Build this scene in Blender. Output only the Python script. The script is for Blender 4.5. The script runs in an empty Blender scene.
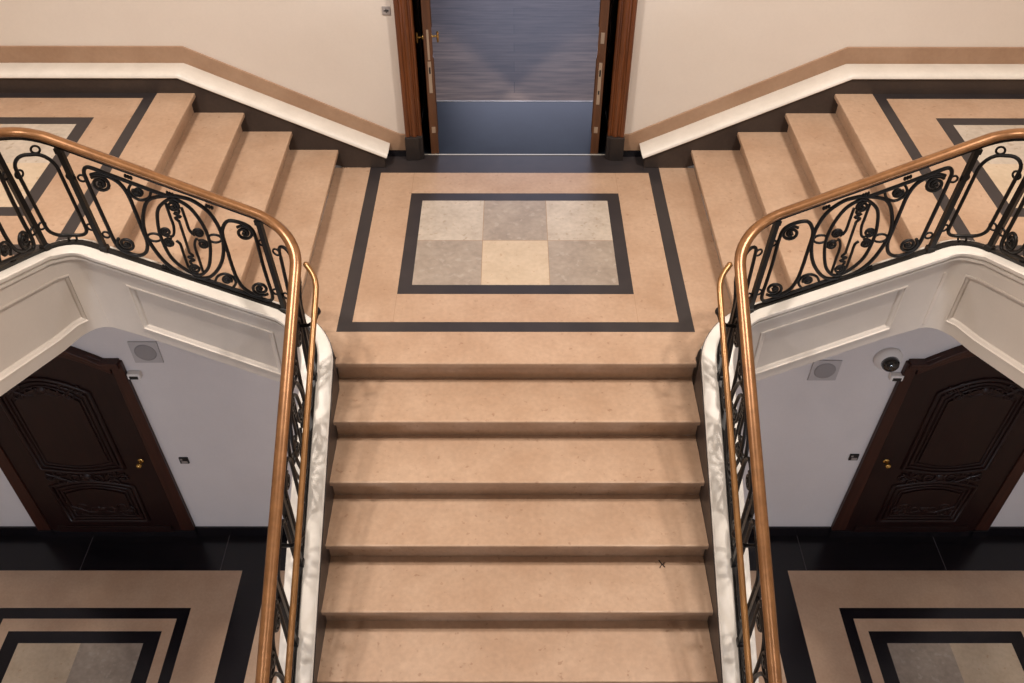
import bpy, bmesh, math, random
from mathutils import Vector, Matrix
random.seed(7)
SC = bpy.context.scene
COL = SC.collection
PI = math.pi

# ------------------------------------------------------------------ materials
def new_mat(name):
    m = bpy.data.materials.new(name); m.use_nodes = True
    nt = m.node_tree
    return m, nt, nt.nodes['Principled BSDF']

def lin(r, g, b):
    f = lambda c: (c/255/12.92) if c/255 <= .04045 else ((c/255+.055)/1.055)**2.4
    return (f(r), f(g), f(b), 1)

def plain(name, col, rough=.5, metal=0., spec=.5, coat=0.):
    m, nt, b = new_mat(name)
    b.inputs['Base Color'].default_value = col
    b.inputs['Roughness'].default_value = rough
    b.inputs['Metallic'].default_value = metal
    b.inputs['Specular IOR Level'].default_value = spec
    b.inputs['Coat Weight'].default_value = coat
    return m

def mottled(name, c1, c2, scale=3., rough=.5, spec=.5, detail=8, fine=60., fine_amt=.12, stretch=(1, 1, 1), bump=0., lo=.35, hi=.65, spots=None):
    """two stone / plaster tones mixed by a cloudy noise plus a fine grain"""
    m, nt, b = new_mat(name)
    N = nt.nodes; L = nt.links
    tc = N.new('ShaderNodeTexCoord'); mp = N.new('ShaderNodeMapping'); mp.inputs['Scale'].default_value = stretch
    L.new(tc.outputs['Object'], mp.inputs['Vector'])
    n1 = N.new('ShaderNodeTexNoise'); n1.inputs['Scale'].default_value = scale; n1.inputs['Detail'].default_value = detail
    n1.inputs['Roughness'].default_value = .6
    L.new(mp.outputs[0], n1.inputs['Vector'])
    r = N.new('ShaderNodeMapRange'); r.inputs['From Min'].default_value = lo; r.inputs['From Max'].default_value = hi
    L.new(n1.outputs['Fac'], r.inputs['Value'])
    mx = N.new('ShaderNodeMix'); mx.data_type = 'RGBA'
    mx.inputs['A'].default_value = c1; mx.inputs['B'].default_value = c2
    L.new(r.outputs[0], mx.inputs['Factor'])
    n2 = N.new('ShaderNodeTexNoise'); n2.inputs['Scale'].default_value = fine; n2.inputs['Detail'].default_value = 4
    L.new(mp.outputs[0], n2.inputs['Vector'])
    r2 = N.new('ShaderNodeMapRange'); r2.inputs['From Min'].default_value = .3; r2.inputs['From Max'].default_value = .7
    r2.inputs['To Min'].default_value = 1-fine_amt; r2.inputs['To Max'].default_value = 1+fine_amt
    L.new(n2.outputs['Fac'], r2.inputs['Value'])
    mul = N.new('ShaderNodeMix'); mul.data_type = 'RGBA'; mul.blend_type = 'MULTIPLY'; mul.inputs['Factor'].default_value = 1
    L.new(mx.outputs['Result'], mul.inputs['A']); L.new(r2.outputs[0], mul.inputs['B'])
    out = mul.outputs['Result']
    if spots:
        n3 = N.new('ShaderNodeTexNoise'); n3.inputs['Scale'].default_value = spots[0]; n3.inputs['Detail'].default_value = 3
        L.new(mp.outputs[0], n3.inputs['Vector'])
        r3 = N.new('ShaderNodeMapRange'); r3.inputs['From Min'].default_value = spots[1]; r3.inputs['From Max'].default_value = spots[1]+.06
        r3.inputs['To Max'].default_value = spots[3]
        L.new(n3.outputs['Fac'], r3.inputs['Value'])
        m3 = N.new('ShaderNodeMix'); m3.data_type = 'RGBA'; m3.inputs['B'].default_value = spots[2]
        L.new(out, m3.inputs['A']); L.new(r3.outputs[0], m3.inputs['Factor']); out = m3.outputs['Result']
    L.new(out, b.inputs['Base Color'])
    b.inputs['Roughness'].default_value = rough; b.inputs['Specular IOR Level'].default_value = spec
    if bump:
        bp = N.new('ShaderNodeBump'); bp.inputs['Strength'].default_value = bump; bp.inputs['Distance'].default_value = .003
        L.new(n2.outputs['Fac'], bp.inputs['Height']); L.new(bp.outputs[0], b.inputs['Normal'])
    return m

def wood(name, c1, c2, rough=.4, axis='Z', scale=9., coat=.2, spec=.5):
    m, nt, b = new_mat(name); N = nt.nodes; L = nt.links
    tc = N.new('ShaderNodeTexCoord'); mp = N.new('ShaderNodeMapping')
    s = {'X': (.05, 1, 1), 'Y': (1, .05, 1), 'Z': (1, 1, .05)}[axis]
    mp.inputs['Scale'].default_value = [v*scale for v in s]
    L.new(tc.outputs['Object'], mp.inputs['Vector'])
    n = N.new('ShaderNodeTexNoise'); n.inputs['Scale'].default_value = 4; n.inputs['Detail'].default_value = 8; n.inputs['Roughness'].default_value = .65
    L.new(mp.outputs[0], n.inputs['Vector'])
    r = N.new('ShaderNodeMapRange'); r.inputs['From Min'].default_value = .32; r.inputs['From Max'].default_value = .68
    L.new(n.outputs['Fac'], r.inputs['Value'])
    mx = N.new('ShaderNodeMix'); mx.data_type = 'RGBA'; mx.inputs['A'].default_value = c1; mx.inputs['B'].default_value = c2
    L.new(r.outputs[0], mx.inputs['Factor']); L.new(mx.outputs['Result'], b.inputs['Base Color'])
    b.inputs['Roughness'].default_value = rough; b.inputs['Coat Weight'].default_value = coat; b.inputs['Specular IOR Level'].default_value = spec
    return m

def planks(name):
    m, nt, b = new_mat(name); N = nt.nodes; L = nt.links
    tc = N.new('ShaderNodeTexCoord')
    br = N.new('ShaderNodeTexBrick'); br.inputs['Scale'].default_value = 1
    br.inputs['Brick Width'].default_value = 1.7; br.inputs['Row Height'].default_value = .19
    br.inputs['Mortar Size'].default_value = .0025; br.inputs['Mortar Smooth'].default_value = .2
    br.inputs['Color1'].default_value = lin(130, 113, 104); br.inputs['Color2'].default_value = lin(104, 89, 83)
    br.inputs['Mortar'].default_value = lin(40, 34, 32); br.inputs['Bias'].default_value = 0
    L.new(tc.outputs['Object'], br.inputs['Vector'])
    mp = N.new('ShaderNodeMapping'); mp.inputs['Scale'].default_value = (1.0, 7, 1)
    L.new(tc.outputs['Object'], mp.inputs['Vector'])
    n = N.new('ShaderNodeTexNoise'); n.inputs['Scale'].default_value = 3; n.inputs['Detail'].default_value = 8
    L.new(mp.outputs[0], n.inputs['Vector'])
    r = N.new('ShaderNodeMapRange'); r.inputs['From Min'].default_value = .3; r.inputs['From Max'].default_value = .7
    r.inputs['To Min'].default_value = .55; r.inputs['To Max'].default_value = 1.3
    L.new(n.outputs['Fac'], r.inputs['Value'])
    mul = N.new('ShaderNodeMix'); mul.data_type = 'RGBA'; mul.blend_type = 'MULTIPLY'; mul.inputs['Factor'].default_value = 1
    L.new(br.outputs['Color'], mul.inputs['A']); L.new(r.outputs[0], mul.inputs['B'])
    L.new(mul.outputs['Result'], b.inputs['Base Color'])
    b.inputs['Roughness'].default_value = .5; b.inputs['Specular IOR Level'].default_value = .2
    return m

TAN1, TAN2 = lin(178, 149, 125), lin(164, 133, 108)
M = dict(
    tan=mottled('limestone', TAN1, TAN2, 2.6, .42, .4, fine=38, fine_amt=.07, spots=(26, .66, lin(138, 104, 80), .6)),
    tan_low=mottled('limestone_floor', lin(196, 166, 140), lin(182, 150, 124), 1.6, .35, .45, fine=45, fine_amt=.05),
    tan_band=mottled('limestone_band', lin(160, 130, 106), lin(148, 117, 93), 3, .5, .4, fine=40, fine_amt=.05),
    inlay=mottled('dark_inlay_stone', lin(49, 43, 43), lin(41, 36, 37), 5, .42, .45, fine=180, fine_amt=.1),
    black=mottled('black_marble', lin(26, 23, 27), lin(18, 16, 20), 3, .22, .5, fine=60, fine_amt=.15),
    skirt=mottled('brown_black_stone', lin(62, 52, 47), lin(50, 42, 39), 2.5, .4, .45, fine=60, fine_amt=.1),
    blue=mottled('blue_black_slate', lin(24, 30, 38), lin(17, 22, 29), 4, .30, .18, fine=80, fine_amt=.12),
    pale=mottled('pale_marble', lin(186, 173, 158), lin(168, 154, 139), 4.5, .4, .45, fine=30, fine_amt=.09, spots=(22, .62, lin(148, 130, 108), .6)),
    cream=mottled('cream_marble', lin(192, 172, 148), lin(180, 159, 134), 4.5, .4, .45, fine=30, fine_amt=.06, spots=(24, .64, lin(166, 136, 106), .6)),
    grey=mottled('grey_marble', lin(158, 144, 130), lin(142, 128, 115), 5.5, .4, .45, fine=28, fine_amt=.1, spots=(18, .6, lin(170, 158, 145), .55)),
    slab_joint=plain('slab_joint', lin(78, 72, 74), .7),
    joint=plain('stone_joint', lin(150, 118, 92), .8),
    wall=mottled('wall_paint', lin(212, 201, 190), lin(208, 196, 185), 1.2, .75, .25, fine=70, fine_amt=.012),
    wall_low=mottled('wall_paint_lit_cool', lin(222, 217, 216), lin(216, 211, 210), 1.2, .7, .25, fine=70, fine_amt=.012),  # upper wall's paint, with the lower hall's cooler light put into the colour
    fascia=mottled('fascia_paint', lin(206, 196, 186), lin(200, 190, 180), 1.5, .6, .3, fine=70, fine_amt=.012),
    cap=mottled('white_gloss_paint', lin(214, 206, 196), lin(204, 196, 186), 6, .38, .45, fine=50, fine_amt=.02),
    iron=plain('wrought_iron', (.006, .0045, .004, 1), .4, .2, .35),
    rail=mottled('bronze_handrail', (.27, .125, .048, 1), (.20, .088, .032, 1), 7, .3, .6, fine=40, fine_amt=.1),
    brass=mottled('brass_grab_rail', (.29, .14, .046, 1), (.21, .098, .032, 1), 9, .3, .6, fine=40, fine_amt=.08),
    door=wood('oak_door', lin(112, 60, 24), lin(72, 35, 13), .42),
    leafedge=wood('oak_leaf_edge', lin(92, 56, 31), lin(66, 38, 21), .45),
    darkcase=wood('dark_walnut_case', lin(66, 34, 24), lin(44, 22, 16), .45, coat=.05, spec=.3),
    darkdoor=wood('dark_carved_walnut', lin(37, 15, 13), lin(24, 10, 9), .45, coat=.05, spec=.3),
    plinth=plain('black_plinth', lin(38, 32, 30), .45),
    steel=plain('satin_steel', lin(176, 158, 140), .35, .6),
    gold=plain('brass_fitting', lin(208, 168, 96), .25, .9),
    planks=planks('grey_oak_planks'),
    white=plain('white_plastic', lin(232, 228, 224), .4),
    grille=plain('speaker_grille_cloth', lin(152, 148, 148), .7),
    frame_grey=plain('speaker_frame', lin(186, 182, 182), .5),
    glass=plain('dark_dome', lin(16, 15, 16), .08, 0, .6, .6),
    blackpl=plain('black_plastic', lin(20, 18, 20), .4),
    greypl=plain('grey_plastic', lin(150, 142, 138), .45),
    silver=plain('threshold_strip', lin(205, 200, 190), .35, .4),
    room=plain('room_wall', lin(96, 95, 98), .8),
    ceil=plain('ceiling_paint', lin(205, 198, 190), .8),
    twig=plain('dry_twig', lin(48, 32, 26), .7),
)
for k, mt in (('rail', .5), ('brass', .5)):
    M[k].node_tree.nodes['Principled BSDF'].inputs['Metallic'].default_value = mt

# ------------------------------------------------------------------ mesh helpers
class MB:
    def __init__(s):
        s.v = []; s.f = []; s.m = []; s.sm = []
    def add(s, vs, fs, mat=0, smooth=False):
        o = len(s.v); s.v += [tuple(v) for v in vs]
        for f in fs:
            s.f.append([i+o for i in f]); s.m.append(mat); s.sm.append(smooth)
    def box(s, x0, x1, y0, y1, z0, z1, mat=0):
        x0, x1 = sorted((x0, x1)); y0, y1 = sorted((y0, y1)); z0, z1 = sorted((z0, z1))
        vs = [(x, y, z) for z in (z0, z1) for y in (y0, y1) for x in (x0, x1)]
        s.add(vs, [(0, 2, 3, 1), (4, 5, 7, 6), (0, 1, 5, 4), (2, 6, 7, 3), (0, 4, 6, 2), (1, 3, 7, 5)], mat)
    def prism(s, poly, a0, a1, axis='Y', mat=0, smooth=False):
        """poly: list of 2-D points; extruded along axis from a0 to a1"""
        def P(p, a):
            return {'Y': (p[0], a, p[1]), 'X': (a, p[0], p[1]), 'Z': (p[0], p[1], a)}[axis]
        n = len(poly)
        vs = [P(p, a0) for p in poly]+[P(p, a1) for p in poly]
        s.add(vs, [list(range(n)), list(range(2*n-1, n-1, -1))], mat)
        s.add(vs, [(i, i+n, (i+1) % n+n, (i+1) % n) for i in range(n)], mat, smooth)
    def tube(s, pts, r, n=8, mat=0, closed=False, caps=True, flat=None):
        pts = [Vector(p) for p in pts]
        if len(pts) < 2: return
        k = len(pts); rr = r if isinstance(r, (list, tuple)) else [r]*k
        up = None; rings = []
        for i, p in enumerate(pts):
            if closed: t = pts[(i+1) % k]-pts[i-1]
            else: t = pts[min(i+1, k-1)]-pts[max(i-1, 0)]
            if t.length < 1e-9: t = Vector((0, 0, 1))
            t.normalize()
            if up is None:
                up = Vector((0, 0, 1)) if abs(t.z) < .9 else Vector((0, 1, 0))
            a = (up-t*up.dot(t))
            if a.length < 1e-6: a = t.orthogonal()
            a.normalize(); up = a; b = t.cross(a)
            rings.append([p+(a*math.cos(2*PI*j/n)+b*math.sin(2*PI*j/n))*rr[i] for j in range(n)])
        vs = [v for r_ in rings for v in r_]
        fs = []
        for i in range(k if closed else k-1):
            i2 = (i+1) % k
            for j in range(n):
                j2 = (j+1) % n
                fs.append((i*n+j, i*n+j2, i2*n+j2, i2*n+j))
        s.add(vs, fs, mat, True)
        if caps and not closed:
            s.add(rings[0], [list(range(n-1, -1, -1))], mat); s.add(rings[-1], [list(range(n))], mat)
    def loft(s, secs, mat=0, smooth=True, caps=True):
        """secs: equal-length closed cross-sections"""
        n = len(secs[0]); vs = [v for q in secs for v in q]; fs = []
        for i in range(len(secs)-1):
            for j in range(n):
                j2 = (j+1) % n
                fs.append((i*n+j, i*n+j2, (i+1)*n+j2, (i+1)*n+j))
        s.add(vs, fs, mat, smooth)
        if caps:
            s.add(secs[0], [list(range(n))], mat); s.add(secs[-1], [list(range(n))], mat)
    def lathe(s, prof, origin, axis='Z', n=24, mat=0):
        """prof: (radius, height) pairs"""
        secs = []
        for r, h in prof:
            q = []
            for j in range(n):
                c, d = r*math.cos(2*PI*j/n), r*math.sin(2*PI*j/n)
                v = {'Z': (c, d, h), 'Y': (c, -h, d), 'X': (h, c, d)}[axis]
                q.append(Vector(origin)+Vector(v))
            secs.append(q)
        s.loft(secs, mat)
    def build(s, name, mats, parent=None, bevel=0., weld=True, autosmooth=None):
        me = bpy.data.meshes.new(name)
        me.from_pydata(s.v, [], s.f)
        if not isinstance(mats, (list, tuple)): mats = [mats]
        for m in mats: me.materials.append(m)
        for p, mi, sm in zip(me.polygons, s.m, s.sm):
            p.material_index = mi; p.use_smooth = sm
        bm = bmesh.new(); bm.from_mesh(me)
        if weld: bmesh.ops.remove_doubles(bm, verts=bm.verts, dist=1e-5)
        bmesh.ops.recalc_face_normals(bm, faces=bm.faces)
        bm.to_mesh(me); bm.free()
        o = bpy.data.objects.new(name, me); COL.objects.link(o)
        if parent: o.parent = parent
        if bevel:
            b = o.modifiers.new('edge', 'BEVEL'); b.width = bevel; b.segments = 2; b.limit_method = 'ANGLE'; b.angle_limit = .6
        if autosmooth is not None:
            e = o.modifiers.new('split', 'EDGE_SPLIT'); e.split_angle = autosmooth
        return o

def tag(o, label, cat, group=None, kind=None):
    o['label'] = label; o['category'] = cat
    if group: o['group'] = group
    if kind: o['kind'] = kind
    return o

def empty(name, loc, label, cat, group=None, kind=None):
    """an Empty at the thing's base; the meshes keep world coordinates through the parent inverse"""
    o = bpy.data.objects.new(name, None); COL.objects.link(o); o.location = loc
    o.empty_display_size = .1
    return tag(o, label, cat, group, kind)

def adopt(root, *objs):
    for o in objs:
        o.parent = root
        o.matrix_parent_inverse = Matrix.Translation(root.location).inverted()

def catmull(pts, n=5, closed=False):
    P = [Vector(p) for p in pts]; k = len(P); out = []
    for i in range(k if closed else k-1):
        if closed: p0, p1, p2, p3 = P[i-1], P[i], P[(i+1) % k], P[(i+2) % k]
        else: p0, p1, p2, p3 = P[max(i-1, 0)], P[i], P[i+1], P[min(i+2, k-1)]
        for j in range(n):
            t = j/n
            out.append(.5*((2*p1)+(p2-p0)*t+(2*p0-5*p1+4*p2-p3)*t*t+(3*p1-p0-3*p2+p3)*t*t*t))
    if not closed: out.append(P[-1])
    return out

# ------------------------------------------------------------------ dimensions
RISE, GO = .165, .3026                  # central flight
SL = RISE/GO
SR, SG = .1513, .315                    # side and upper flights
SLS = SR/SG
X1 = 1.301                              # nose of the first side step
ZU = 4*SR                               # upper landings
YW = 2.25                               # wall face
YK = 2.075                              # face of the dark wall string
ZF = -23*RISE                           # lower floor
YL = 1.42                               # lower wall face
XE = 5.7                               # side walls
nl_side = lambda ax: SR+SLS*(ax-X1)

# ------------------------------------------------------------------ grid floors with inlay
def grid_floor(mb, xs, ys, z, pick, hole=None):
    xs = sorted(set(xs)); ys = sorted(set(ys))
    for i in range(len(xs)-1):
        for j in range(len(ys)-1):
            cx, cy = (xs[i]+xs[i+1])/2, (ys[j]+ys[j+1])/2
            if hole and hole(cx, cy): continue
            mb.add([(xs[i], ys[j], z), (xs[i+1], ys[j], z), (xs[i+1], ys[j+1], z), (xs[i], ys[j+1], z)], [(0, 1, 2, 3)], pick(cx, cy))

# central landing -------------------------------------------------
LM = [M['tan'], M['inlay'], M['pale'], M['grey'], M['cream'], M['inlay'], M['joint'], M['wall']]
A, B1, A2, Y3, Y4 = 1.079, .270, .993, 2.005, .358
RA, RY1, RY2, TA, TY1, TY2 = .746, 1.738, .620, .659, 1.645, .710
TX = TA/3; TYM = (TY1+TY2)/2; J = .0016
def pick_landing(x, y):
    ax = abs(x)
    if ax < A2 and y > Y3: return 5
    if A2 < ax < A and B1 < y < YK: return 1
    if ax < A and y > YK: return 5
    if ax < A and B1 < y < Y4: return 1
    if ax < RA and RY2 < y < RY1:
        if ax < TA and TY2 < y < TY1:
            if abs(y-TYM) < J or abs(ax-TX) < J: return 6
            c = 0 if x < -TX else (1 if x < TX else 2); r = 0 if y > TYM else 1
            return [[2, 3, 2], [3, 4, 3]][r][c]
        return 1
    if A2 > ax and abs(ax-RA) < J*.7 and (y < RY2 or y > RY1) and Y4 < y < Y3: return 6
    return 0
mb = MB()
xs = [s*v for s in (-1, 1) for v in (1.04, A, A2, RA-J*.7, RA+J*.7, RA, TA, TX-J, TX+J, 1.301+.04)]
xs = [x for x in xs if abs(x) < 1.36]
grid_floor(mb, [x for x in xs if abs(x) <= 1.041]+[0], [.045, B1, Y4, RY2, TY2, TYM-J, TYM+J, TY1, RY1, Y3, YK, 2.256], 0, pick_landing)
cx0, cy0 = 1.36, -.05                                       # centre of the lower railing corner
for s in (-1, 1):
    arc = [(cx0-.325*math.cos(t), cy0+.325*math.sin(t)) for t in [PI/2*k/10*1.0 for k in range(11)]]
    arc = [p for p in arc if p[1] > .03 and p[0] < 1.335]
    def side(poly, mi): mb.add([(s*x, y, 0) for x, y in poly], [list(range(len(poly)))], mi)
    # plain stone between the border and the first side step, with the rounded corner
    side([(1.04, .045)]+arc+[(1.341, .262), (1.341, B1), (1.04, B1)], 0)
    side([(1.04, B1), (A, B1), (A, YK), (1.04, YK)], 1)
    side([(A, B1), (1.341, B1), (1.341, YK), (A, YK)], 0)
    side([(1.04, YK), (A, YK), (A, 2.256), (1.04, 2.256)], 5)
# nosing of the landing, riser and slab beneath
def nosing(y_nose, y_back, z, t=.036, r=.007):
    """profile (y,z) of a tread with a rounded nose and a small cove under it"""
    p = [(y_back, z), (y_nose+r, z)]
    p += [(y_nose+r-r*math.sin(a), z-r+r*math.cos(a)) for a in (PI/6, PI/3, PI/2)]
    p += [(y_nose, z-t+.006), (y_nose+.006, z-t), (y_nose+.024, z-t), (y_nose+.024, z-t-.010), (y_nose+.030, z-t-.020), (y_nose+.043, z-t-.026)]
    return p
WS = 1.048
pn = nosing(0, .045, 0)
mb.prism(pn+[(.043, -RISE), (.12, -RISE), (.12, -.04), (.045, -.04)], -WS, WS, 'X', 0)
mb.box(-1.3, 1.3, .13, 2.2, -.36, -.005, 7)
tag(mb.build('landing', LM), 'central stair landing in tan limestone with black inlaid border and six marble squares', 'landing', kind='structure')

# central flight --------------------------------------------------
root = empty('central_staircase', (0, -3.3, ZF), 'broad central flight of tan limestone steps descending from the landing', 'staircase')
for k in range(1, 23):
    mb = MB(); y = -k*GO; z = -k*RISE
    p = nosing(y, y+GO+.043, z)
    mb.prism(p+[(y+.043, z-RISE+.0008), (y+GO+.043, z-RISE+.0008)], -WS, WS, 'X', 0)
    o = mb.build('step', M['tan']); adopt(root, o)
mb = MB()
mb.prism([(-.0, -.25), (-.0, -.55), (-22.5*GO, -.55-22.5*RISE+.3), (-22.5*GO, -23*RISE+.01), (-21.9*GO, -23*RISE+.01), (-21.9*GO, -22.95*RISE)], -1.0, 1.0, 'X')
adopt(root, mb.build('soffit', M['fascia']))

# side flights ----------------------------------------------------
for s, nm in ((-1, 'left'), (1, 'right')):
    other = 'beside the wall with the dome camera' if s > 0 else 'opposite the dome camera side'
    root = empty('side_staircase', (s*1.8, 1.1, 0), f'short {nm} flight of tan steps rising from the landing beside the {nm} railing', 'staircase', 'short side flights off the landing')
    for k in range(1, 4):
        mb = MB(); x = X1+(k-1)*SG; z = k*SR
        p = nosing(x, x+SG+.043, z, .034, .007)
        p = p+[(x+.043, z-SR+.0008), (x+SG+.043, z-SR+.0008)]
        mb.prism([(s*a, b) for a, b in p], .212, YK, 'Y', 0)
        adopt(root, mb.build('step', M['tan']))
    mb = MB()
    zb = lambda x: nl_side(x)+.1-.50
    mb.prism([(s*1.30, -.03), (s*1.30, zb(1.3)), (s*2.3, zb(2.2)), (s*2.3, .4), (s*2.26, .4)], .185, YL, 'Y')
    adopt(root, mb.build('soffit', M['fascia']))

# upper landings and upper flights --------------------------------
U1, U2, U3, U4 = 2.509, 2.586, 2.837, 2.924
UC = 3.66
def pick_upper(ax, y):
    d = abs(ax-UC)
    if y > 2.005 and ax > U1: return 1
    if U1 < ax < U2 or UC*2-U2 < ax < UC*2-U1: return 1
    if .24 < y < .335 and ax > U1: return 1
    if UC-U3 > d and .606 < y < 1.74:
        if UC-U4 > d and .696 < y < 1.65:
            return 2 if (int((ax-U4)/.49)+(0 if y > 1.173 else 1)) % 2 == 0 else 4
        return 1
    return 0
for s, nm in ((-1, 'left'), (1, 'right')):
    mb = MB()
    X4 = X1+3*SG
    xs = [X4+.02, U1, U2, U3, U4, U4+.49, U4+.98, 2*UC-U4, 2*UC-U3, 2*UC-U2, 2*UC-U1, XE]
    grid_floor(mb, [s*x for x in xs], [.218, .24, .335, .606, .696, 1.173, 1.65, 1.74, 2.005, YK], ZU, lambda x, y: pick_upper(abs(x), y))
    grid_floor(mb, [s*x for x in (2.53, XE)], [-.10, .218], ZU, lambda x, y: 0)
    p = nosing(X4, X4+.02, ZU, .034, .007)+[(X4+.043, ZU-SR+.0008), (X4+.12, ZU-SR), (X4+.12, ZU-.04), (X4+.02, ZU-.04)]
    mb.prism([(s*a, b) for a, b in p], .212, YK, 'Y', 0)
    mb.prism([(s*2.32, ZU-.01), (s*2.32, .22), (s*XE, .22), (s*XE, ZU-.01)], .10, 2.24, 'Y', 7)
    tag(mb.build('landing', LM), f'{nm} quarter landing of inlaid tan limestone above the {nm} side steps', 'landing', kind='structure')
    root = empty('upper_staircase', (s*3.6, -.8, ZU), f'upper flight of tan steps rising from the {nm} quarter landing', 'staircase', 'upper flights off the quarter landings')
    for k in range(1, 8):
        y = -.15-(k-1)*SG; z = ZU+k*SR
        pr_ = nosing(0, SG+.043, 0, .034, .007)+[(.043, -SR+.0008), (SG+.043, -SR+.0008)]
        mb = MB(); mb.prism([(y-a, z+b) for a, b in pr_], s*2.545, s*(XE-.01), 'X', 0)
        adopt(root, mb.build('step', M['tan']))
    mb = MB()
    mb.prism([(.09, ZU-.03), (.09, .22), (-2.32, .22+2.32*SLS), (-2.32, ZU+7*SR-.2)], s*2.54, s*(XE-.01), 'X')
    adopt(root, mb.build('soffit', M['fascia']))

# ------------------------------------------------------------------ railing path
# (x, y, base z, tangent, nose-side offset, outer offset, handrail height); built for x>0 and mirrored
def make_path():
    P = []
    RX = 1.142
    def put(x, y, z, tx, ty, i, o, h): P.append((x, y, z, tx, ty, i, o, h))
    n = 60
    for k in range(n):
        y = -6.55+(6.50)*k/n
        put(RX, y, SL*y+.105, 0, 1, .100, .082, .675)
    r1 = .22; c = (RX+r1, -.05)
    z0, z1 = SL*-.05+.105, nl_side(c[0])+.1
    for k in range(14):
        t = k/14; a = PI/2*t
        put(c[0]-r1*math.cos(a), c[1]+r1*math.sin(a), z0+(z1-z0)*t, math.sin(a), math.cos(a), .100-.050*t, .082+.003*t, .675-.02*t)
    r2 = .20; c2 = (2.28, -.03); x2 = c2[0]
    for k in range(20):
        x = c[0]+(x2-c[0])*k/20
        put(x, .17, nl_side(x)+.1, 1, 0, .05, .085, .655)
    za = nl_side(x2)+.1; zb = .814; Ln = r2*PI/2
    for k in range(20):
        t = k/20; a = PI/2*t
        h00, h10 = 2*t**3-3*t**2+1, t**3-2*t**2+t; h01, h11 = -2*t**3+3*t**2, t**3-t**2
        z = h00*za+h10*SLS*Ln+h01*zb+h11*.46*Ln
        put(c2[0]+r2*math.sin(a), c2[1]+r2*math.cos(a), z, math.cos(a), -math.sin(a), .05, .085, .655+.03*min(1, max(0, (t-.15)/.6)))
    for k in range(41):
        y = c2[1]-2.25*k/40
        put(c2[0]+r2, y, zb+.455*(c2[1]-y), 0, -1, .05, .085, .685)
    return P
PATH = make_path()
# plan arc length
S = [0.]
for a, b in zip(PATH, PATH[1:]): S.append(S[-1]+math.hypot(b[0]-a[0], b[1]-a[1]))
def at(s_):
    s_ = max(0, min(S[-1]-1e-6, s_))
    import bisect
    i = max(0, min(len(S)-2, bisect.bisect_right(S, s_)-1))
    t = (s_-S[i])/(S[i+1]-S[i]); a, b = PATH[i], PATH[i+1]
    v = [p+(q-p)*t for p, q in zip(a, b)]
    l = math.hypot(v[3], v[4]); v[3] /= l; v[4] /= l
    return v
def pos(s_, w=0., off=0., sg=1):
    """point at arc length s_, height w over the base line, off towards the steps"""
    x, y, z, tx, ty, *_ = at(s_)
    return Vector((sg*(x-ty*off)+(.014 if sg > 0 else 0), y+tx*off, z+w))   # for x>0 the steps lie on the left of the way up
def s_of(test):
    return next(S[i] for i, p in enumerate(PATH) if test(p))
S_ARC1 = S[60]; S_SIDE = S[74]; S_ARC2 = S[94]; S_UP = S[114]
SB = S_SIDE-(1.362-1.32)                # the post at the foot of the side flight
SA = S_SIDE+(2.215-1.362)               # the post at the top of the side flight
SLP = SA+.285                            # the post past the curved loop panel

# ---- strings (kerb, skirt and panelled fascia under the railing)
def sampled(s0, s1, ds):
    n = max(2, int((s1-s0)/ds)); return [s0+(s1-s0)*k/n for k in range(n+1)]
def cap_section(s_, sg):
    v = at(s_); i, o = v[5], v[6]
    prof = [(i-.006, 0), (i, -.005), (i, -.026), (i-.008, -.033), (-o+.024, -.060), (-o+.008, -.056), (-o+.005, -.052), (-o+.005, -.040), (-o+.015, -.034), (-o+.015, -.027), (-o+.001, -.025), (-o, -.022), (-o, -.006), (-o+.006, 0)]
    return [pos(s_, w, f, sg) for f, w in prof]
def skirt_section(s_, sg):
    v = at(s_); i, o = v[5]+.006, v[6]
    d = -.50
    return [pos(s_, -.012, i, sg), pos(s_, -.034, -o+.05, sg), pos(s_, d, -o+.05, sg), pos(s_, d, i, sg)]
PANELS = [(S_SIDE+.035, S_SIDE+.035+.745), (S_ARC2+.19, S_UP+2.15)]
PV0 = -.148
def depth(s_):
    """how far the fascia hangs below the kerb"""
    K = [(0, .585), (S_SIDE, .585), (S_SIDE+.78, .545), (S_ARC2+.16, .555), (S_UP+.2, .58), (S[-1]+1, .585)]
    for (a, p), (b, q) in zip(K, K[1:]):
        if s_ <= b: return p+(q-p)*(s_-a)/(b-a)
    return .585
pv1 = lambda s_: -(depth(s_)-.068)
def relief(s_, v):
    for a, b in PANELS:
        t = min(s_-a, b-s_, PV0-v, v-pv1(s_))
        if t > 0:
            for (t0, d0), (t1, d1) in zip(RP, RP[1:]):
                if t <= t1: return d0+(d1-d0)*(t-t0)/(t1-t0)
            return RP[-1][1]
    return 0.
RP = [(0, 0), (.004, .007), (.012, .007), (.016, .0), (.030, -.008), (.034, -.016), (.036, -.018)]
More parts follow.
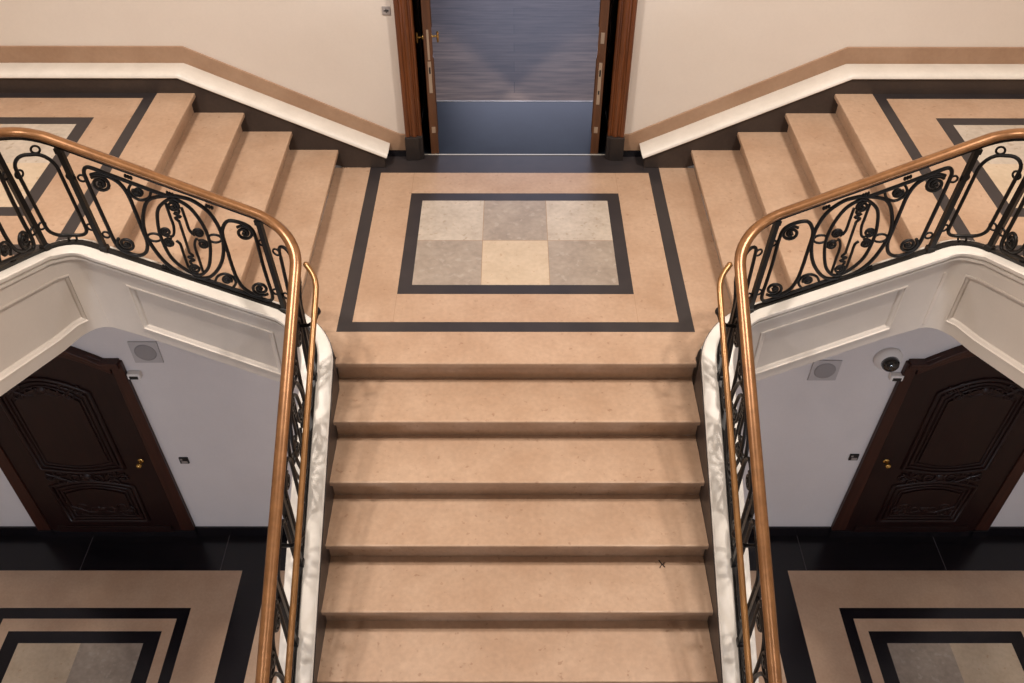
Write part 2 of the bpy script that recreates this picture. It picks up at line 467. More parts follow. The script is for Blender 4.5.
for sg, nm in ((-1, 'left'), (1, 'right')):
    root = empty('stair_string', (sg*1.15, 0, 0), f'white-capped panelled stair string curving under the {nm} railing', 'stair string', 'panelled stair strings')
    ss = sampled(0, S[60], .3)+sampled(S[60], S[74], .015)[1:]+sampled(S[74], S[94], .1)[1:]+sampled(S[94], S[114], .02)[1:]+sampled(S[114], S[-1], .2)[1:]
    mb = MB(); mb.loft([cap_section(q, sg) for q in ss], 0, True)
    adopt(root, mb.build('cap', M['cap'], autosmooth=.35))
    mb = MB(); mb.loft([skirt_section(q, sg) for q in ss], 0, False)
    o = mb.build('dark_stone_skirt', M['skirt']); o['label'] = 'dark brown stone skirt beside the steps'; adopt(root, o)
    # fascia as a relief surface with recessed panels
    rows = lambda q: [-.046, PV0]+[PV0-t for t, _ in RP[1:]]+[(PV0+pv1(q))/2]+[pv1(q)+t for t, _ in RP[:0:-1]]+[pv1(q), -depth(q)]
    sl = set(round(q, 5) for q in ss)
    for a, b in PANELS:
        for t, _ in RP: sl.add(round(a+t, 5)); sl.add(round(b-t, 5))
        for q in sampled(a, b, .12): sl.add(round(q, 5))
    sl = sorted(q for q in sl)
    mb = MB(); verts = []
    for q in sl:
        o_ = at(q)[6]-.022; vs_ = rows(q)
        for v in vs_: verts.append(pos(q, v, -(o_+relief(q, v)), sg))
        verts.append(pos(q, vs_[-1], -(o_-.06), sg))
    n = len(vs_)+1; fs = []
    for i in range(len(sl)-1):
        for j in range(n-1): fs.append((i*n+j, i*n+j+1, (i+1)*n+j+1, (i+1)*n+j))
    mb.add(verts, fs, 0, True)
    adopt(root, mb.build('panelled_fascia', M['fascia'], autosmooth=.35))

# ---- scroll-work drawn in (along, up) over a 0.895 x 0.59 panel
def spiral(c, r, turns, a0, dirn=1, n=26, r_end=.28, shear=.48):
    out = []
    for k in range(n+1):
        t = k/n; a = a0+dirn*turns*2*PI*t; q = r*(1-(1-r_end)*t)
        out.append((c[0]+q*math.cos(a), c[1]+q*math.sin(a)-shear*q*math.cos(a)))
    return out
def ellipse(c, rx, ry, n=16, shear=.48):
    return [(c[0]+rx*math.cos(2*PI*k/n), c[1]+ry*math.sin(2*PI*k/n)-shear*rx*math.cos(2*PI*k/n)) for k in range(n)]
c2 = lambda pts, n=4, closed=False: [(p.x, p.y) for p in catmull([(a, b, 0) for a, b in pts], n, closed)]
CURVES = []      # (points, radius, closed, kind)
def cv(pts, r=.0105, closed=False, kind='frame'): CURVES.append((pts, r, closed, kind))
# upper-end figure and lower-end figure
cv(c2([(.454, .556), (.513, .555), (.607, .557), (.707, .559), (.782, .562), (.826, .556), (.849, .516), (.850, .462), (.844, .338), (.835, .198), (.826, .085), (.802, .046), (.735, .044), (.681, .090), (.655, .172), (.657, .261), (.661, .372), (.668, .470), (.691, .526), (.735, .545), (.785, .537), (.822, .512)], 4))
cv(c2([(.443, .034), (.380, .036), (.288, .034), (.188, .034), (.113, .032), (.072, .040), (.054, .085), (.060, .190), (.066, .320), (.068, .470), (.080, .535), (.125, .552), (.190, .535), (.226, .478), (.241, .415), (.238, .300), (.236, .220), (.228, .130), (.206, .070), (.160, .047), (.110, .056)], 4))
for c_, r_, a0, dr in (((.789, .474), .050, .85, 1), ((.770, .104), .048, .9, -1), ((.612, .512), .026, .6, -1),
                       ((.124, .487), .048, .9, 1), ((.111, .107), .050, -2.3, 1), ((.286, .087), .026, 3.6, -1)):
    cv(spiral(c_, r_, 1.7, a0, dr), .0095, kind='scroll')
for c_ in ((.789, .474), (.770, .104), (.612, .512), (.124, .487), (.111, .107), (.286, .087)):
    cv([(c_[0]-.010, c_[1]), (c_[0]+.010, c_[1])], .013, kind='scroll')
cv(c2([(.545, .548), (.566, .500), (.612, .462), (.650, .470), (.656, .505), (.636, .545)]), .008, kind='scroll')
cv(c2([(.352, .046), (.330, .094), (.285, .132), (.247, .126), (.240, .090), (.260, .050)]), .008, kind='scroll')
# the two ovals
cv(c2([(.454, .564), (.567, .488), (.625, .365), (.648, .240), (.634, .150), (.592, .060), (.521, .016), (.443, .027), (.367, .075), (.295, .194), (.256, .321), (.247, .441), (.277, .540), (.341, .584), (.400, .582)], 5, True), .0105, True, 'oval')
cv(c2([(.459, .544), (.533, .452), (.563, .347), (.572, .237), (.554, .120), (.500, .062), (.438, .051), (.392, .094), (.354, .174), (.322, .320), (.328, .431), (.366, .522), (.417, .551)], 5, True), .0098, True, 'oval')
cv(ellipse((.607, .226), .036, .026, 16), .007, True, 'oval'); cv(ellipse((.288, .372), .036, .026, 16), .007, True, 'oval')
# heart of the oval: stem, zigzags and four C-scrolls
cv([(.449, .408), (.446, .200)], .0075, kind='heart')
cv(c2([(.435, .490), (.436, .468), (.462, .452), (.434, .443), (.464, .422), (.449, .406)], 4), .0078, kind='heart')
cv(c2([(.446, .200), (.432, .184), (.460, .166), (.432, .156), (.458, .136), (.452, .116)], 4), .0078, kind='heart')
cv(spiral((.456, .500), .034, 1.8, 1.2, 1), .0078, kind='heart'); cv(spiral((.444, .090), .034, 1.8, -1.9, 1), .0078, kind='heart')
for st, ctr, a0, dr in (([(.490, .510), (.488, .421), (.486, .356), (.500, .296), (.520, .272)], (.537, .297), -2.1, 1),
                        ([(.415, .510), (.412, .438), (.410, .373), (.398, .348)], (.366, .371), -.6, 1),
                        ([(.477, .084), (.480, .183), (.481, .242), (.497, .257)], (.537, .225), 2.3, -1),
                        ([(.405, .077), (.405, .169), (.407, .259), (.393, .312), (.380, .325)], (.359, .300), .9, 1)):
    cv(c2(st, 4), .0078, kind='heart'); cv(spiral(ctr, .029, 1.8, a0, dr), .0078, kind='heart')
    cv([(ctr[0]-.006, ctr[1]), (ctr[0]+.006, ctr[1])], .011, kind='heart')
for q in ((.456, .5), (.444, .09)): cv([(q[0]-.006, q[1]), (q[0]+.006, q[1])], .011, kind='heart')

def sweep2(mb, pts, s0, k, sg, r, closed=False, n=6):
    """draw an (along, up) polyline on the railing surface"""
    mb.tube([pos(s0+a*k, w, 0, sg) for a, w in pts], r, n, 0, closed)

def collar(mb, s_, w, sg, h=.012):
    for d in (-.012, 0, .012):
        mb.lathe([(.003, -h), (.007, -h*.6), (.009, 0), (.007, h*.6), (.003, h)], pos(s_+d, w, 0, sg), 'Z', 8)

LEAN = .055                              # the uprights of the side panels lean a little uphill
def grooved_post(mb, s_, h, sg, lean=0.):
    """square bar standing on the kerb, turned to the run of the railing"""
    x, y, z, tx, ty, *_ = at(s_)
    a = Vector((sg*tx, ty, 0)); b = Vector((-ty*sg, tx, 0)); c0 = pos(s_, 0, 0, sg)
    def sec(w, q): return [c0+a*(q*i+lean*w)+b*(q*j)+Vector((0, 0, w)) for i, j in ((-1, -1), (1, -1), (1, 1), (-1, 1))]
    mb.loft([sec(.0, .020), sec(.03, .020), sec(.034, .0135), (sec(h-.03, .0135)), sec(h-.028, .018), sec(h, .018)], 0, False)

def rings(mb, lst, s0, k, sg, r=.021, shear=.48):
    for a, w in lst:
        sweep2(mb, ellipse((a, w), r, r, 14, shear), s0, k, sg, .006, True, 6)

RAILS = {}
for sg, nm in ((-1, 'left'), (1, 'right')):
    root = empty('stair_railing', (sg*1.142, 0, .1), f'black scrolled iron railing with bronze handrail along the {nm} side of the stairs', 'railing', 'pair of scrolled iron stair railings')
    S_lo = S[60]-3.95
    # handrail: an oval moulded bar
    mb = MB(); secs = []
    for q in sampled(S_lo, S[-1], .03):
        h = at(q)[7]
        secs.append([pos(q, h+.027*math.sin(2*PI*j/16)*(1 if j <= 8 else .8), .031*math.cos(2*PI*j/16), sg) for j in range(16)])
    mb.loft(secs, 0, True); o = mb.build('handrail', M['rail']); o['label'] = 'polished bronze handrail'; adopt(root, o)
    # bottom bar, and the flat bar under the handrail
    for name, w, hw, hh in (('bottom_bar', .009, .014, .009), ('top_bar', None, .013, .005)):
        mb = MB(); secs = []
        for q in sampled(S_lo, S[-1], .04):
            ww = at(q)[7]-.030 if w is None else w
            secs.append([pos(q, ww+b, a, sg) for a, b in ((-hw, -hh), (hw, -hh), (hw, hh), (-hw, hh))])
        mb.loft(secs, 0, False); adopt(root, mb.build(name, M['iron']))
    # layout of posts and panels, from the foot of the railing upwards
    scrolls = [(SB, SA)]; loops = [(SA, SLP)]; posts = [SB, SA, SLP]
    loops.append((SB-.40, SB)); posts.append(SB-.40)
    q = SB-.40
    while q-.895 > S_lo-.05:
        scrolls.append((q-.895, q)); posts.append(q-.895); q -= .895
        if q-.35 > S_lo: loops.append((q-.35, q)); posts.append(q-.35); q -= .35
    scrolls += [(SLP, SLP+.895), (SLP+1.18, SLP+2.075)]; loops.append((SLP+.895, SLP+1.18)); posts += [SLP+.895, SLP+1.18, SLP+2.075]
    for q in posts:
        mb = MB(); grooved_post(mb, q, at(q)[7]-.02, sg, LEAN if q > SB-.01 else 0); adopt(root, mb.build('post', M['iron']))
    for a, b in scrolls:
        k = (b-a)/.895
        mf, mo, mh = MB(), MB(), MB()
        for pts, r, closed, kind in CURVES:
            {'frame': mf, 'scroll': mf, 'oval': mo, 'heart': mh}[kind]
            sweep2({'frame': mf, 'scroll': mf, 'oval': mo, 'heart': mh}[kind], pts, a, k, sg, r, closed, 8 if kind in ('frame', 'oval') else 6)
        rings(mf, [(.871, .469), (.859, .122), (.040, .464), (.028, .128)], a, k, sg, .019)
        for aa, ww in ((.636, .590), (.270, .585), (.60, .028), (.26, .024)): collar(mf, a+aa*k, ww, sg)
        for aa, ww in ((.452, .572), (.446, .026)): collar(mo, a+aa*k, ww, sg, .018)
        f = mf.build('scroll_panel', M['iron']); adopt(root, f)
        for m_, nm_ in ((mo, 'oval'), (mh, 'scroll_heart')):
            o = m_.build(nm_, M['iron']); o.parent = f
    for a, b in loops:
        L_ = b-a; x0, x1, w0, w1, r_ = .05, L_-.05, .055, .545, .07
        pts = []
        for cx_, cy_, a0 in ((x1-r_, w1-r_, 0), (x0+r_, w1-r_, PI/2), (x0+r_, w0+r_, PI), (x1-r_, w0+r_, 1.5*PI)):
            pts += [(cx_+r_*math.cos(a0+PI/2*k/6), cy_+r_*math.sin(a0+PI/2*k/6)) for k in range(7)]
        dense = []
        if a > SB-.01: pts = [(p+LEAN*q_, q_) for p, q_ in pts]
        for p0, p1 in zip(pts, pts[1:]+pts[:1]):
            n_ = max(1, int(math.dist(p0, p1)/.05)); dense += [(p0[0]+(p1[0]-p0[0])*k/n_, p0[1]+(p1[1]-p0[1])*k/n_) for k in range(n_)]
        mb = MB(); sweep2(mb, dense, a, 1, sg, .0098, True, 8)
        rings(mb, [(.029, .45), (.029, .14), (L_-.029, .45), (L_-.029, .14), (L_/2, .572), (L_/2, .033)], a, 1, sg, .020, .48 if b < S_SIDE or a > S_UP else .3)
        adopt(root, mb.build('loop_panel', M['iron']))
    # the slimmer brass grab rail on the stair side, carried on short brackets
    mb = MB(); pts = []
    s_end = S[60]-.10
    pts = [pos(q, .645, .108, sg) for q in sampled(S_lo, s_end, .1)]
    e0 = pos(s_end, .645, .108, sg)
    pts += [e0+Vector((sg*dx, dy, dz)) for dx, dy, dz in ((.003, .035, .02), (.012, .066, .038), (.028, .094, .054), (.047, .116, .068), (.060, .131, .076))]
    pts = catmull(pts, 3)
    mb.tube(pts, .0155, 12, 0); mb.lathe([(.001, -.016), (.012, -.012), (.0165, 0), (.012, .012), (.001, .016)], pts[-1], 'Z', 12)
    gr = mb.build('grab_rail', M['brass']); gr['label'] = 'slim brass second handrail on the stair side'; adopt(root, gr)
    for q in (s_end-.06, s_end-1.05, s_end-2.1, s_end-3.1):
        mb = MB()
        mb.tube([pos(q, .50, .0, sg), pos(q, .50, .05, sg), pos(q, .53, .09, sg), pos(q, .575, .106, sg), pos(q, .632, .108, sg)], [.011, .010, .010, .011, .014], 8)
        mb.lathe([(.002, -.02), (.02, -.014), (.024, 0), (.02, .014), (.002, .02)], pos(q, .60, .108, sg), 'Z', 10)
        o = mb.build('bracket', M['iron']); o.parent = gr; o.matrix_parent_inverse = Matrix.Identity(4)

# ------------------------------------------------------------------ upper back wall
DW = .77                                # half width of the opening
DH = 2.55
mb = MB(); mb.box(-XE, -DW, YW, 3.05, -.36, 6.2); mb.box(DW, XE, YW, 3.05, -.36, 6.2); mb.box(-DW, DW, YW, 3.05, DH, 6.2)
tag(mb.build('wall_back', M['wall']), 'cream back wall above the landing and around the open doorway', 'wall', kind='structure')
for s, nm in ((-1, 'left'), (1, 'right')):
    mb = MB(); mb.box(s*XE, s*(XE+.2), -8.0, 3.05, ZF, 6.2)
    tag(mb.build('wall_'+nm, M['wall']), f'cream side wall closing the {nm} of the stair hall', 'wall', kind='structure')
mb = MB(); mb.box(-XE-.2, XE+.2, -8, 3.05, 6.2, 6.4)
tag(mb.build('ceiling', M['ceil']), 'plain pale ceiling of the stair hall', 'ceiling', kind='structure')

# sloping wall string: dark skirt, white cap, limestone band
XK, ZK = 2.335, .725                    # where the slope turns level
for s, nm in ((-1, 'left'), (1, 'right')):
    root = empty('baseboard_'+nm, (s*2.5, 2.15, 0), f'stepped wall skirting with white cap rising beside the {nm} side steps', 'skirting', kind='structure')
    x0 = .955
    top = lambda x: .088+(ZK-.088)*(x-x0)/(XK-x0) if x < XK else ZK
    mb = MB()
    mb.prism([(s*x, z) for x, z in ((x0+.012, .0005), (x0+.012, top(x0+.012)+.01), (XK, ZK+.01), (XE, ZK+.01), (XE, ZU-.25), (2.4, ZU-.25), (X1-.03, .0005))], YK, YW-.015, 'Y')
    o = mb.build('dark_stone_skirt', M['skirt'], bevel=.003); o['label'] = 'dark brown stone skirt following the steps'; adopt(root, o)
    # limestone band above the cap, running down to the door frame
    mb = MB()
    mb.prism([(s*x, z) for x, z in ((.80, .05), (.80, .182), (.862, .187), (2.312, .871), (XE, .871), (XE, .70), (2.36, .70), (1.02, .05))], YW-.015, YW+.005, 'Y')
    o = mb.build('limestone_band', M['tan_band'], bevel=.003); o['label'] = 'tan limestone band above the cap'; adopt(root, o)
    mb = MB(); mb.box(s*.80, s*1.02, YW-.02, YW+.005, 0, .05)
    adopt(root, mb.build('plinth_strip', M['black']))
    # rounded white cap
    def capsec(x, z, tilt):
        prof = [(YW-.012, .002), (YW-.012, .026), (YW-.03, .031), (2.105, .031), (2.078, .026), (2.064, .014), (2.060, .002), (2.064, -.004), (2.085, -.006)]
        return [Vector((s*(x-t_*math.sin(tilt)), y, z+t_*math.cos(tilt))) for y, t_ in prof]
    sl_ = math.atan2(ZK-.088, XK-x0)
    secs = [capsec(x0-.004, top(x0), sl_), capsec(x0+.3, top(x0+.3), sl_), capsec(XK-.02, top(XK-.02), sl_), capsec(XK+.0, ZK, sl_/2), capsec(XK+.02, ZK, 0), capsec(XE, ZK, 0)]
    mb = MB(); mb.loft(secs, 0, True)
    adopt(root, mb.build('cap', M['cap'], autosmooth=.7))

# ------------------------------------------------------------------ upper doorway
d = empty('door_1', (0, YW, 0), 'tall open oak double door leading off the central landing', 'door', kind='structure')
for s in (-1, 1):
    mb = MB()
    prof = [(.692, YW), (.692, 2.215), (.700, 2.205), (.708, 2.205), (.712, 2.212), (.722, 2.214), (.728, 2.200), (.742, 2.190), (.758, 2.190), (.764, 2.198), (.778, 2.200), (.784, 2.188), (.806, 2.186), (.813, 2.194), (.813, YW)]
    mb.prism([(s*x, y) for x, y in prof], .19, DH+.13, 'Z')
    adopt(d, mb.build('door_jamb', M['door'], bevel=.002))
    mb = MB()
    pp = [(.688, YW+.01), (.688, 2.196), (.700, 2.190), (.716, 2.176), (.745, 2.172), (.817, 2.172), (.817, YW+.01)]
    mb.prism([(s*x, y) for x, y in pp], 0.0008, .19, 'Z')
    o = mb.build('jamb_plinth', M['plinth'], bevel=.003); o['label'] = 'black block at the foot of the jamb'; adopt(d, o)
    mb = MB(); mb.box(s*.745, s*.77, YW, 3.05, .001, DH)
    adopt(d, mb.build('reveal_lining', M['door']))
mb = MB(); mb.box(-.813, .813, 2.19, YW, DH-.02, DH+.13); adopt(d, mb.build('door_head', M['door']))
mb = MB(); mb.box(-.70, .70, 2.252, 2.262, -.002, .003); adopt(d, mb.build('threshold_strip', M['silver']))
for s in (-1, 1):
    mb = MB()
    x0, x1 = .576, .636
    mb.box(s*x0, s*x1, 2.264, 2.985, .004, DH-.03)
    for z0, z1 in ((.12, .72), (.95, 2.35)):                # raised panels on the room side
        mb.box(s*(x0-.008), s*x0, 2.38, 2.93, z0, z1)
    lf = mb.build('door_leaf', [M['leafedge']], bevel=.004); adopt(d, lf)
    mb = MB(); mb.box(s*.665, s*.744, 2.992, 3.05, .001, DH); adopt(d, mb.build('leaf_gap_blocker', M['door']))  # unseen post added to block room light from the gap behind the leaf
    def sub(nm_, m_, mat):
        o = m_.build(nm_, M[mat], bevel=.0015); o.parent = lf; o.matrix_parent_inverse = Matrix.Identity(4); return o
    xm = (x0+x1)/2
    if s < 0:
        m_ = MB(); m_.box(s*xm-.012, s*xm+.012, 2.262, 2.27, .510, .752); m_.box(s*xm-.008, s*xm+.008, 2.262, 2.27, .762, .985)
        sub('lock_plate', m_, 'steel')
        m_ = MB(); m_.box(s*xm-.006, s*xm+.006, 2.260, 2.263, .66, .71); sub('keyhole', m_, 'blackpl')
    else:
        m_ = MB(); m_.box(s*xm-.012, s*xm+.012, 2.262, 2.27, .42, .745); m_.box(s*xm-.013, s*xm+.013, 2.262, 2.27, .885, .965)
        sub('lock_plate', m_, 'steel')
        m_ = MB(); m_.box(s*xm-.006, s*xm+.006, 2.260, 2.263, .64, .69); m_.box(s*xm-.006, s*xm+.006, 2.260, 2.263, .50, .53); sub('keyhole', m_, 'blackpl')
    m_ = MB(); m_.box(s*xm-.014, s*xm+.014, 2.262, 2.27, .185, .235); sub('bolt_plate', m_, 'steel')
    if s < 0:
        m_ = MB()
        for q, e in ((x0, -1), (x1, 1)):                    # a lever on each face
            b = s*(q+e*.042)
            m_.tube([(s*q, 2.33, .905), (b, 2.33, .905), (b, 2.335, .905)], .007, 8)
            m_.tube([(b, 2.325, .94), (b, 2.33, .905), (b, 2.334, .86)], [.008, .009, .007], 8)
            m_.lathe([(.001, -.004), (.02, -.004), (.02, .004), (.001, .004)], (s*q, 2.33, .905), 'X', 12)
        sub('door_handle', m_, 'gold')
    # the leaf stands a little past the right angle, turned about its meeting edge
    piv = Vector((s*x0, 2.264, 0)); ang = math.radians(7)*s*-1
    lf.matrix_basis = Matrix.Translation(piv) @ Matrix.Rotation(ang, 4, 'Z') @ Matrix.Translation(-piv)

# the room beyond
mb = MB(); grid_floor(mb, [-.745, .745], [2.256, 3.09], -.0015, lambda x, y: 0)
tag(mb.build('floor_doorway', M['blue']), 'blue-black slate floor slab inside the open doorway', 'floor', kind='structure')
mb = MB(); mb.box(-3, 3, 3.09, 8, -.1, 0)
o = mb.build('floor_room', M['planks']); tag(o, 'grey-brown plank floor of the room beyond the doorway', 'floor', kind='structure')
mb = MB(); mb.box(-.745, .745, 3.083, 3.092, -.05, .001); tag(mb.build('trim_1', M['silver']), 'thin pale strip between slate and plank floor', 'trim', kind='structure')
mb = MB()
mb.box(-3.1, -3, 3.05, 8, 0, 3.3); mb.box(3, 3.1, 3.05, 8, 0, 3.3); mb.box(-3.1, 3.1, 3.05, 8.1, 3.2, 3.3); mb.box(-3.1, 3.1, 8, 8.1, 0, 3.3)
tag(mb.build('wall_room', M['room']), 'plain grey walls of the room beyond the doorway', 'wall', kind='structure')

# ------------------------------------------------------------------ lower hall
FM = [M['tan_low'], M['black'], M['grey'], M['cream'], M['slab_joint']]
FC = 3.87
LS = .03                                # the right half of the pattern sits a touch further out
def pick_low(x, y):
    ax = abs(x)-(LS if x > 0 else 0); dd = abs(ax-FC)
    if y > 1.005: return 1
    if 2.333 < ax < 2.589: return 1
    if dd < .895 and y < .612:
        if dd > .792 or y > .503: return 1
        if dd < .692 and y < .379:
            if dd > .558 or y > .263: return 1
            return 2 if (x*y*0+ (ax < FC)) else 3
    return 0
mb = MB()
xs = [s*v for s in (-1, 1) for v in (2.333, 2.589, FC-.895, FC-.792, FC-.692, FC-.558, FC, FC+.558, FC+.692, FC+.792, FC+.895, XE)]
xs = [x+(LS if 0 < x < XE else 0) for x in xs if abs(x) <= XE]
grid_floor(mb, xs+[-1.1, 1.1], [-8, .263, .379, .503, .612, 1.005, YL], ZF, pick_low)
for s in (-1, 1):                       # fine pale joints in the black slabs
    for x in (2.80, 4.14):
        mb.box(s*x-.003, s*x+.003, 1.01, 1.40, ZF+.0002, ZF+.0012, 4)
tag(mb.build('floor', FM), 'lower hall floor of tan limestone with black marble inlaid borders', 'floor', kind='structure')
mb = MB()
poly = [(-XE, ZF), (-XE, .21), (-2.3, .21), (-1.3, -.37), (1.3, -.37), (2.3, .21), (XE, .21), (XE, ZF)]
mb.prism(poly, YL, YL+.15, 'Y')
tag(mb.build('wall_front', M['wall_low']), 'white lower wall under the landing holding both dark doors', 'wall', kind='structure')
DC, DHW = 3.872, .765                   # lower doors: centre and half width
for s, nm in ((-1, 'left'), (1, 'right')):
    mb = MB(); mb.box(s*(DC-DHW-.002), s*1.1, YL-.022, YL, ZF, ZF+.13); mb.box(s*(DC+DHW+.002), s*XE, YL-.022, YL, ZF, ZF+.13)
    tag(mb.build('baseboard_lower_'+nm, M['black'], bevel=.003), f'black marble baseboard under the lower wall on the {nm}', 'baseboard', kind='structure')

def arch_top(x, h=.0):
    """top line of the carved door case: level ears and a raised middle"""
    ax = abs(x)/DHW
    if ax > .80: return -1.375+h
    t = (.80-ax)/.80
    return -1.375+h+.25*math.sin(t*PI/2)**.9*(1 if t > .0 else 0)
for idx, s in ((2, -1), (3, 1)):
    nm = 'left' if s < 0 else 'right'
    d = empty(f'door_{idx}', (s*DC, YL, ZF), f'dark carved walnut door in the lower wall on the {nm}', 'door', kind='structure')
    X = lambda x: s*DC-s*x               # local x grows towards the stairs
    top = [(-DHW+2*DHW*k/40) for k in range(41)]
    # case: two jambs and an arched head
    mb = MB()
    mb.prism([(X(x), z) for x, z in [(DHW, ZF+.125), (DHW-.035, arch_top(DHW)), (DHW-.13, arch_top(DHW)), (DHW-.13, ZF+.125)]], YL-.045, YL, 'Y')
    mb.prism([(X(x), z) for x, z in [(-DHW, ZF+.125), (-DHW+.035, arch_top(DHW)), (-DHW+.13, arch_top(DHW)), (-DHW+.13, ZF+.125)]], YL-.045, YL, 'Y')
    tin = [x*.622/DHW for x in top]
    mb.prism([(X(x), arch_top(x)) for x in tin]+[(X(x), arch_top(x)-.13) for x in tin[::-1]], YL-.042, YL, 'Y')
    adopt(d, mb.build('door_case', M['darkcase'], bevel=.006))
    mb = MB()
    for e in (-1, 1): mb.box(X(e*(DHW-.135)), X(e*(DHW+.004)), YL-.052, YL, ZF+.0005, ZF+.124)
    mb.box(X(-DHW+.136), X(DHW-.136), YL-.036, YL, ZF+.0005, ZF+.10)
    o = mb.build('case_plinth', M['black'], bevel=.004); o['label'] = 'black stone plinth of the door case'; adopt(d, o)
    mb = MB()
    for off, ww, dep in ((.0, .045, .075), (-.045, .03, .060)):
        mb.prism([(X(x*.93), arch_top(x)+off+.02) for x in top]+[(X(x*.93), arch_top(x)+off+.02-ww) for x in top[::-1]], YL-dep, YL, 'Y')
    adopt(d, mb.build('door_cornice', M['darkcase'], bevel=.005))
    mb = MB()
    inn = [x*.83 for x in top]
    mb.prism([(X(-DHW+.125), ZF+.101), (X(DHW-.125), ZF+.101)]+[(X(x), arch_top(x)-.125) for x in inn[::-1]], YL-.03, YL, 'Y')
    lf = mb.build('door_leaf', M['darkdoor']); adopt(d, lf)
    def sub(nm_, m_, mat='darkdoor', bev=0.):
        o = m_.build(nm_, M[mat], bevel=bev); o.parent = lf; o.matrix_parent_inverse = Matrix.Identity(4); return o
    yf = YL-.03
    # upper panel with bowed top, lower panel, mouldings
    def outline(x0, x1, z0, z1, bow_t, bow_b, n=14):
        pts = [(x0+(x1-x0)*k/n, z1+bow_t*math.sin(PI*k/n)) for k in range(n+1)]
        pts += [(x1-(x1-x0)*k/n, z0+bow_b*math.sin(PI*k/n)) for k in range(n+1)]
        return pts
    for z0, z1, bt, bb, name in ((-2.72, -1.72, .16, -.06, 'upper_panel'), (-3.52, -2.98, .07, .0, 'lower_panel')):
        m_ = MB()
        for inset, r in ((0, .020), (.045, .013), (.085, .009)):
            o_ = outline(-.40+inset, .36-inset, z0+inset, z1-inset, bt, bb)
            m_.tube([(X(x), yf-.002, z) for x, z in o_], r, 8, 0, True)
        o_ = outline(-.29, .25, z0+.11, z1-.11, bt, bb)
        m_.prism([(X(x), z) for x, z in o_], yf-.012, yf+.002, 'Y')
        sub(name, m_)
    m_ = MB()
    m_.box(X(-.55), X(.55), yf-.02, yf, ZF+.105, ZF+.17); m_.box(X(-.55), X(.55), yf-.012, yf, ZF+.17, ZF+.19)
    sub('kick_rail', m_, bev=.004)
    for zc, sc in ((-2.85, 1.), (-3.33, .8), (-1.70, .9)):
        m_ = MB()
        for e in (-1, 1):
            for c_, r_, a0, dr in (((.10, .0), .07, 2.4, 1), ((.24, .05), .06, 3.4, -1), ((.24, -.06), .055, 2.6, 1), ((.34, .0), .045, 3.1, 1)):
                pts = spiral((0, 0), r_*sc, 1.4, a0, dr, 20, .28, 0)
                m_.tube([(X(-.02+e*(c_[0]*sc+px)), yf-.006, zc+c_[1]*sc+pz) for px, pz in pts], [.013-.006*k/20 for k in range(21)], 6)
            pts = [(0, -.02), (.12, -.07), (.26, .0), (.36, .06)]
            m_.tube([(X(-.02+e*p.x*sc), yf-.006, zc+p.y*sc) for p in catmull([(a, b, 0) for a, b in pts], 6)], .011, 6)
        m_.lathe([(.001, .022), (.03, .018), (.045, .004), (.05, 0)], (X(-.02), yf, zc), 'Y', 14)
        sub('carved_scrollwork', m_)
    m_ = MB()
    kx, kz = X(.535), -2.62
    m_.lathe([(.001, .006), (.028, .005), (.030, 0)], (kx, yf, kz), 'Y', 16)
    m_.lathe([(.001, .075), (.018, .072), (.028, .055), (.022, .040), (.009, .030), (.009, .0)], (kx, yf, kz), 'Y', 16)
    sub('door_knob', m_, 'gold')

# things on the lower wall ----------------------------------------
def wall_box(mb, x, z, w, h, dpt, mat=0): mb.box(x-w/2, x+w/2, YL-dpt, YL, z-h/2, z+h/2, mat)
for s, nm, x, z in ((-1, 'left', -2.925, -1.285), (1, 'right', 2.515, -1.485)):
    root = empty('wall_speaker', (x, YL, z), ('square grey flush wall speaker beside the left door case, no camera near it' if s < 0 else 'square grey flush wall speaker next to the white dome camera'), 'speaker', 'flush wall speakers')
    mb = MB(); wall_box(mb, x, z, .228, .228, .012); adopt(root, mb.build('speaker_frame', M['frame_grey'], bevel=.003))
    mb = MB(); mb.lathe([(.001, .018), (.07, .017), (.086, .014), (.088, .008)], (x, YL, z), 'Y', 32)
    adopt(root, mb.build('speaker_grille', M['grille']))
root = empty('dome_camera', (2.97, YL, -1.345), 'white dome security camera with dark bubble on the right lower wall', 'camera')
mb = MB(); mb.lathe([(.112, .0), (.112, .022), (.104, .036), (.088, .048), (.076, .060), (.071, .062)], (2.985, YL, -1.345), 'Y', 32)
adopt(root, mb.build('camera_housing', M['white']))
mb = MB(); mb.lathe([(.071, .060), (.069, .085), (.058, .108), (.040, .122), (.020, .129), (.001, .131)], (2.985, YL, -1.345), 'Y', 28)
adopt(root, mb.build('camera_dome', M['glass']))
for s, x, z in ((-1, -3.078, -1.525), (1, 3.105, -1.540)):
    nm = 'left' if s < 0 else 'right'
    root = empty('motion_sensor', (x, YL, z), ('small white motion sensor by the left door, below the lone speaker' if s < 0 else 'small white motion sensor just below the dome camera'), 'sensor', 'white wall sensors')
    mb = MB(); wall_box(mb, x, z, .105, .062, .05); adopt(root, mb.build('sensor_housing', M['white'], bevel=.008))
    mb = MB(); mb.box(x-.034, x+.034, YL-.055, YL-.048, z-.022, z+.008); adopt(root, mb.build('sensor_window', M['blackpl']))
    x2, z2 = (-2.962, -2.640) if s < 0 else (3.045, -2.590)
    root = empty('light_switch', (x2, YL, z2), f'small dark switch plate on the white lower wall beside the {nm} door', 'switch', 'lower wall switches')
    mb = MB(); wall_box(mb, x2, z2, .082, .082, .014); adopt(root, mb.build('switch_plate', M['blackpl'], bevel=.004))
    mb = MB(); mb.box(x2-.022, x2+.03, YL-.020, YL-.013, z2-.028, z2+.0); mb.box(x2-.03, x2-.01, YL-.018, YL-.013, z2+.01, z2+.03)
    adopt(root, mb.build('switch_rocker', M['greypl'], bevel=.002))
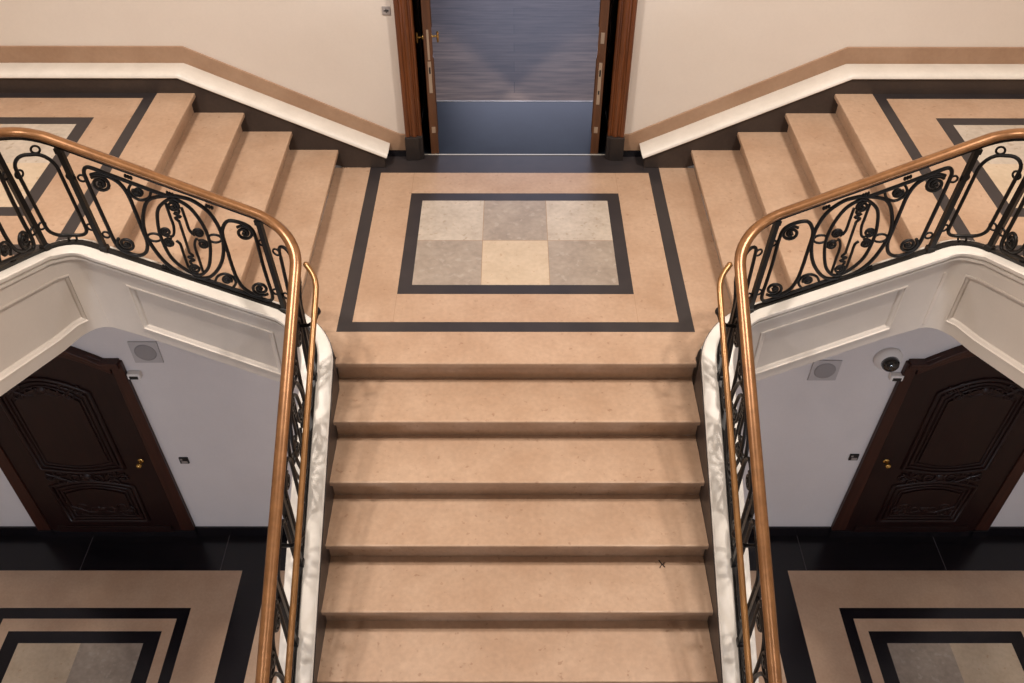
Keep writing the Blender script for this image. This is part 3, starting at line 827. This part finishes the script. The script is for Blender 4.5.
xs_, zs_ = -.872, 1.125
root = empty('wall_sign', (xs_, YW, zs_), 'tiny grey plate with a dark arrow mark left of the open doorway', 'sign')
mb = MB(); mb.box(xs_-.028, xs_+.028, YW-.008, YW, zs_-.028, zs_+.028); adopt(root, mb.build('plate', M['greypl'], bevel=.002))
mb = MB()
mb.box(xs_-.016, xs_+.012, YW-.0105, YW-.008, zs_-.003, zs_+.003); mb.box(xs_-.003, xs_+.003, YW-.0105, YW-.008, zs_-.014, zs_+.014)
mb.prism([(xs_+.008, zs_+.010), (xs_+.018, zs_), (xs_+.008, zs_-.010)], YW-.0105, YW-.008, 'Y')
adopt(root, mb.build('arrow_mark', M['blackpl']))
# the dark twig lying on a central step
mb = MB(); tx, ty, tz = .808, -.921, -4*RISE+.004
mb.tube([(tx-.012, ty+.028, tz), (tx+.002, ty+.004, tz+.001), (tx+.016, ty-.016, tz)], .003, 6)
mb.tube([(tx+.002, ty+.004, tz), (tx-.012, ty-.02, tz)], .0024, 6); mb.tube([(tx+.004, ty+.0, tz), (tx+.018, ty+.016, tz)], .002, 6)
tag(mb.build('twig', M['twig']), 'tiny dark forked twig lying on a central tan step', 'twig')

# ------------------------------------------------------------------ lamps and added fill
def area(name, loc, rot, size, power, col, size_y=None):
    l = bpy.data.lights.new(name, 'AREA'); l.energy = power; l.color = col; l.size = size
    l.shape = 'RECTANGLE' if size_y else 'DISK'
    if size_y: l.size_y = size_y
    o = bpy.data.objects.new(name, l); COL.objects.link(o); o.location = loc; o.rotation_euler = rot
    return o
WARM = (1., .915, .83)
for s in (-1, 1):
    for x, y in ((2.0, -.35), (2.4, -1.05)): area('ceiling_lamp', (s*x, y, 5.6), (0, 0, 0), .3, 150, WARM)
    area('gallery_lamp', (s*2.6, -5.2, 5.6), (0, 0, 0), .4, 60, (1, .93, .88))
    area('lower_hall_fill', (s*3.2, -4.6, -.8), (.75, 0, 0), .6, 100, (.82, .87, 1.))  # added fill with no visible source, brightens and cools the lower wall
area('room_window_light', (.35, 7.9, 1.9), (-PI/2, 0, 0), 2.4, 90, (.70, .74, 1.), 1.8)

w = bpy.data.worlds.new('hall_ambient'); SC.world = w; w.use_nodes = True
bg = w.node_tree.nodes['Background']; bg.inputs[0].default_value = (1., .94, .90, 1); bg.inputs[1].default_value = .16

# ------------------------------------------------------------------ camera
F_PX, PITCH, YAW, ROLL = 889.143, .7595, .0027, .0025
cp, sp_ = math.cos(PITCH), math.sin(PITCH)
Fv = Vector((math.sin(YAW)*cp, math.cos(YAW)*cp, -sp_)); Rv = Vector((math.cos(YAW), -math.sin(YAW), 0)); Uv = Rv.cross(Fv)
R2 = Rv*math.cos(ROLL)+Uv*math.sin(ROLL); U2 = -Rv*math.sin(ROLL)+Uv*math.cos(ROLL)
cam = bpy.data.cameras.new('camera'); cam.sensor_width = 36; cam.lens = F_PX/1024*36; cam.clip_start = .05
co = bpy.data.objects.new('camera', cam); COL.objects.link(co)
mw = Matrix((R2, U2, -Fv)).transposed().to_4x4(); mw.translation = Vector((-.0327, -3.6465, 3.6392)); co.matrix_world = mw
SC.camera = co
SC.view_settings.view_transform = 'Standard'; SC.view_settings.look = 'None'
SC.view_settings.exposure = -.1; SC.view_settings.gamma = 1.; SC.view_settings.use_curve_mapping = False
